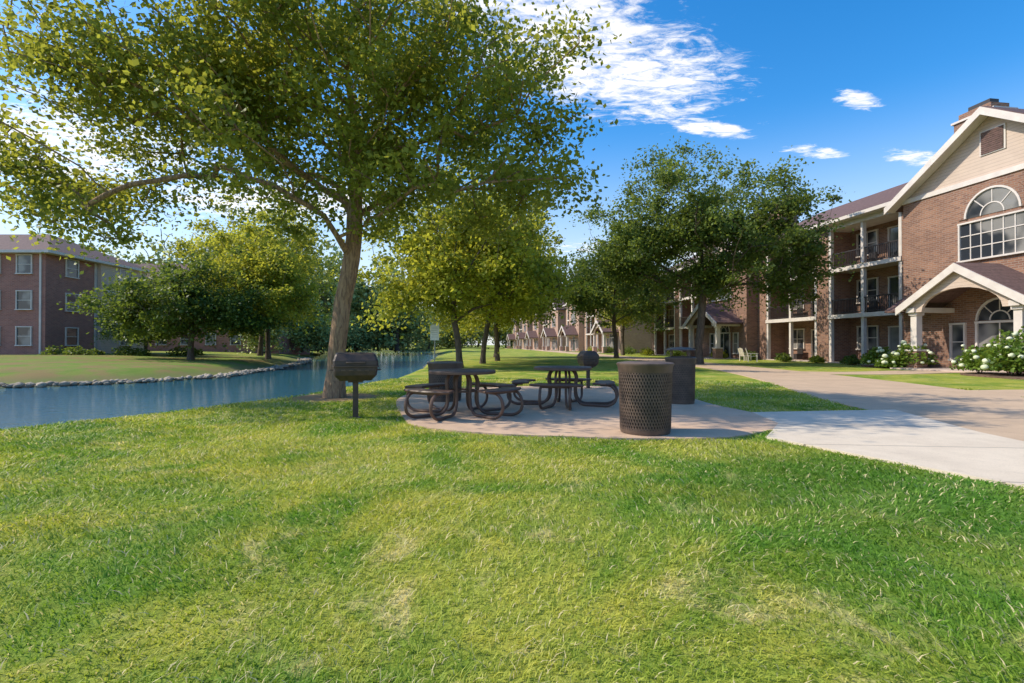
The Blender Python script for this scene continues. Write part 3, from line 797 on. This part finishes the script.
def grill(loc,rz,sc=1.0,post=.58,W=.36,D=.27):
    e=empty('park_grill',loc,rz); e.scale=(sc,sc,sc)
    z=post
    b=MB(); b.loft([(W*.72,D*.66,.02,z),(W*.96,D*.96,.025,z+.09),(W,D,.03,z+.16),(W,D,.03,z+.225)]); b.obj('firebox',M_black,e,bevel=.005)
    h=MB(); h.loft([(W+.01,D+.01,.03,z+.245),(W+.008,D+.005,.03,z+.33),(W*.93,D*.72,.03,z+.425),(W*.86,D*.45,.03,z+.455)]); h.obj('hood',M_black,e,bevel=.005)
    r=MB()
    r.loft([(W+.025,D+.025,.034,z+.227),(W+.025,D+.025,.034,z+.243)])
    for k in range(4): r.box(-.22+k*.12,-.155+k*.12,-D-.008,-D+.01,z+.165,z+.185)
    r.tube(catmull([(-.13,-D,z+.30),(-.12,-D-.07,z+.30),(.12,-D-.07,z+.30),(.13,-D,z+.30)],4),.011,6)
    for q in(-1,1): r.tube(catmull([(q*W,-.08,z+.17),(q*(W+.06),-.07,z+.17),(q*(W+.06),.07,z+.17),(q*W,.08,z+.17)],4),.009,6)
    r.obj('rim_and_handles',M_metal2,e,True)
    p=MB(); p.box(-.045,.045,-.045,.045,-.1,z-.03); p.box(-.12,.12,-.12,.12,z-.03,z); p.lathe([(0,.0),(.11,0),(.11,.012),(0,.012)],n=20)
    p.obj('post',M_black,e,bevel=.004)
grill((-2.58,8.45,0),.30,1.0,.62,.34,.26)
grill((2.08,14.0,.02),-1.35,.95,.62,.25,.24)

def sign(loc):
    e=empty('path_sign',loc)
    p=MB(); p.box(-.03,.03,-.02,.02,-.2,2.35); p.obj('post',M_galv,e)
    s=MB(); s.box(-.24,.24,-.035,-.022,1.45,2.3); s.obj('panel',M_sign,e,bevel=.004)
    t=MB()
    for k in range(5): t.box(-.17,.17-.05*(k%2),-.04,-.0355,2.1-k*.12,2.115-k*.12)
    t.obj('lettering',M_galv,e)
sign((-4.15,27.5,0))

def chair(loc,rz):
    e=empty('patio_chair',loc,rz); c=MB()
    for x in(-.25,.25):
        c.box(x-.03,x+.03,-.3,-.24,0,.58); c.box(x-.03,x+.03,.26,.32,0,.45); c.box(x-.06,x+.06,-.34,.32,.58,.605)
    for k in range(5): c.box(-.27,.27,-.27+k*.11,-.18+k*.11,.40-k*.015,.42-k*.015)
    for k in range(5):
        x=-.22+k*.11; c.prism([(.25,.36),(.29,.36),(.48,1.0-.03*abs(k-2)),(.44,1.0-.03*abs(k-2))],x-.045,x+.045,'x')
    c.obj('frame_and_slats',M_trim,e)
chair((17.2,36.6,0),1.2); chair((17.6,38.6,0),1.8)

bed=MB(); bd=catmull([(20.2,24.6,0),(19.3,27.5,0),(20.2,29.5,0),(22.0,29.2,0),(21.6,25,0)],5,True)
bed.prism([(p.x,p.y) for p in bd],-.05,.05,'z'); bed.obj('mulch_bed',M_mulch)
bed=MB(); bd=catmull([(18.0,16.6,0),(17.9,20.2,0),(19.6,21.6,0),(22.4,20.5,0),(22,16.6,0)],5,True)
bed.prism([(p.x,p.y) for p in bd],-.05,.05,'z'); bed.obj('mulch_bed',M_mulch)
L_hyd=foliage_mat('leaves_hydrangea',(.06,.13,.018),(.20,.30,.04),(.40,.50,.06),.4)
shrub('hydrangea_shrub',[(0,0,.25,.9,.9,1.1),(.7,1.0,.2,.8,.8,.9),(-.4,1.7,.2,.8,.8,.85),(-.7,.5,.1,.6,.7,.6)],1500,.15,L_hyd,(20.0,25.6,0),90,3)
shrub('hydrangea_shrub',[(0,0,.25,1.0,.9,1.15),(.9,.6,.25,1,.9,1.5),(.2,1.5,.2,.8,.8,.95),(1.2,-.7,.25,1,.9,1.3)],1800,.15,L_hyd,(18.7,19.2,0),120,4)
shrub('hydrangea_shrub',[(0,0,.2,.7,.7,.8),(.5,-.8,.2,.7,.7,1.0)],1200,.14,L_hyd,(19.2,17.9,0),40,8)
sp=[(21.2,31,.5),(20.9,34,.45),(20.3,37,.6),(19.9,41.5,.7),(18.9,45,.8),(18.2,50,.7),(17.8,54,.9),(16.5,60,.9),(15.7,66,1.0),(14.5,74,1.1),(13.5,82,1.0)]
for i,(x,y,s) in enumerate(sp):
    shrub('foundation_shrub',[(0,0,.1,s,s,s*.9),(s*.6,s*.9,.1,s*.8,s*.8,s*.7),(-.2,-s*1.0,.1,s*.7,s*.7,s*.6)],350,.17,(L_dark,L_yel,L_locust)[i%3],(x-.7,y,0),0,10+i)
for i,(x,y) in enumerate([(-34,40),(-31,41),(-28.5,44),(-36,40.3)]):
    shrub('foundation_shrub',[(0,0,.1,1,.8,.8),(1.1,.2,.1,.8,.8,.6)],350,.2,L_dark,(x,y,.2),0,40+i)

# ------------------------------------------------------------------ light, sky, camera
AZ=(-.97,.09); EL=42.5
h=math.hypot(*AZ); S=Vector((AZ[0]/h*math.cos(math.radians(EL)),AZ[1]/h*math.cos(math.radians(EL)),math.sin(math.radians(EL))))
sl=bpy.data.lights.new('sun','SUN'); sl.energy=5.0; sl.angle=math.radians(.5); sl.color=(1,.90,.73)
so=bpy.data.objects.new('sun',sl); so.rotation_euler=S.to_track_quat('Z','Y').to_euler(); so.location=(0,0,40); link(so)
wd=bpy.data.worlds.new('World'); scene.world=wd; wd.use_nodes=True; nt=NT(wd.node_tree)
bg=wd.node_tree.nodes['Background']
sky=nt.n('ShaderNodeTexSky'); sky.sky_type='NISHITA'; sky.sun_disc=False
sky.sun_elevation=math.radians(EL); sky.sun_rotation=math.atan2(S.x,S.y); sky.ozone_density=2.5; sky.dust_density=.8; sky.air_density=1.0
hs=nt.n('ShaderNodeHueSaturation'); hs.inputs['Saturation'].default_value=1.42; hs.inputs['Value'].default_value=1.65; nt.l(sky.outputs[0],hs.inputs['Color'])
tc=nt.n('ShaderNodeTexCoord').outputs['Generated']; sp_=nt.n('ShaderNodeSeparateXYZ'); nt.l(tc,sp_.inputs[0])
zz=nt.math('MAXIMUM',sp_.outputs[2],.03); U=nt.math('DIVIDE',sp_.outputs[0],zz); Vv=nt.math('DIVIDE',sp_.outputs[1],zz)
cb=nt.n('ShaderNodeCombineXYZ'); nt.l(U,cb.inputs[0]); nt.l(Vv,cb.inputs[1])
def mask(cu,cv,ru,rv,ang):
    c,s=math.cos(ang),math.sin(ang)
    du=nt.math('SUBTRACT',U,cu); dv=nt.math('SUBTRACT',Vv,cv)
    a=nt.math('DIVIDE',nt.math('ADD',nt.math('MULTIPLY',du,c),nt.math('MULTIPLY',dv,s)),ru)
    b=nt.math('DIVIDE',nt.math('SUBTRACT',nt.math('MULTIPLY',dv,c),nt.math('MULTIPLY',du,s)),rv)
    d=nt.math('ADD',nt.math('MULTIPLY',a,a),nt.math('MULTIPLY',b,b))
    return nt.ramp(nt.math('SQRT',d),1.3,.2)
mp=nt.n('ShaderNodeMapping'); mp.inputs['Rotation'].default_value=(0,0,-.6); mp.inputs['Scale'].default_value=(1,1.9,1); nt.l(cb.outputs[0],mp.inputs[0])
nz=nt.noise(mp.outputs[0],3.4,10,.66,.9)
nz2=nt.noise(mp.outputs[0],11,8,.72,.8)
nn=nt.math('ADD',nt.math('MULTIPLY',nz,.55),nt.math('MULTIPLY',nz2,.45))
mk=None
for a in ((.34,1.84,1.0,.50,.62),(.02,1.42,.7,.42,.5),(-.5,1.3,.7,.3,.3),(-2.4,2.6,1.6,1.0,-.2),(-1.6,3.6,1.6,.9,0),(1.42,2.09,.22,.09,.5),(2.2,2.75,.4,.14,.4),(1.58,2.65,.3,.11,.3),(.9,2.35,.4,.12,.4),(2.0,5.5,2.5,.8,.2)):
    x=mask(*a); mk=x if mk is None else nt.math('MAXIMUM',mk,x)
cf=nt.ramp(nt.math('ADD',nn,nt.math('MULTIPLY',nt.math('SUBTRACT',mk,1),.36)),.35,.58)
cf=nt.math('MULTIPLY',cf,nt.ramp(sp_.outputs[2],.02,.12))
hz=nt.math('MULTIPLY',nt.ramp(sp_.outputs[2],.40,.0),.85)
base=nt.mix(hz,hs.outputs[0],(6.3,6.6,6.8))
col=nt.mix(nt.math('MULTIPLY',cf,.97),base,(8.6,8.3,8.1))
nt.l(col,bg.inputs[0]); bg.inputs[1].default_value=.15

cam=bpy.data.cameras.new('camera'); cam.lens=18; cam.sensor_width=36; cam.clip_end=6000; cam.clip_start=.05
co=bpy.data.objects.new('camera',cam); co.location=(0,0,1.2); co.rotation_euler=(math.radians(90.39),0,0); link(co)
scene.camera=co
scene.view_settings.view_transform='Standard'; scene.view_settings.look='None'; scene.view_settings.exposure=0
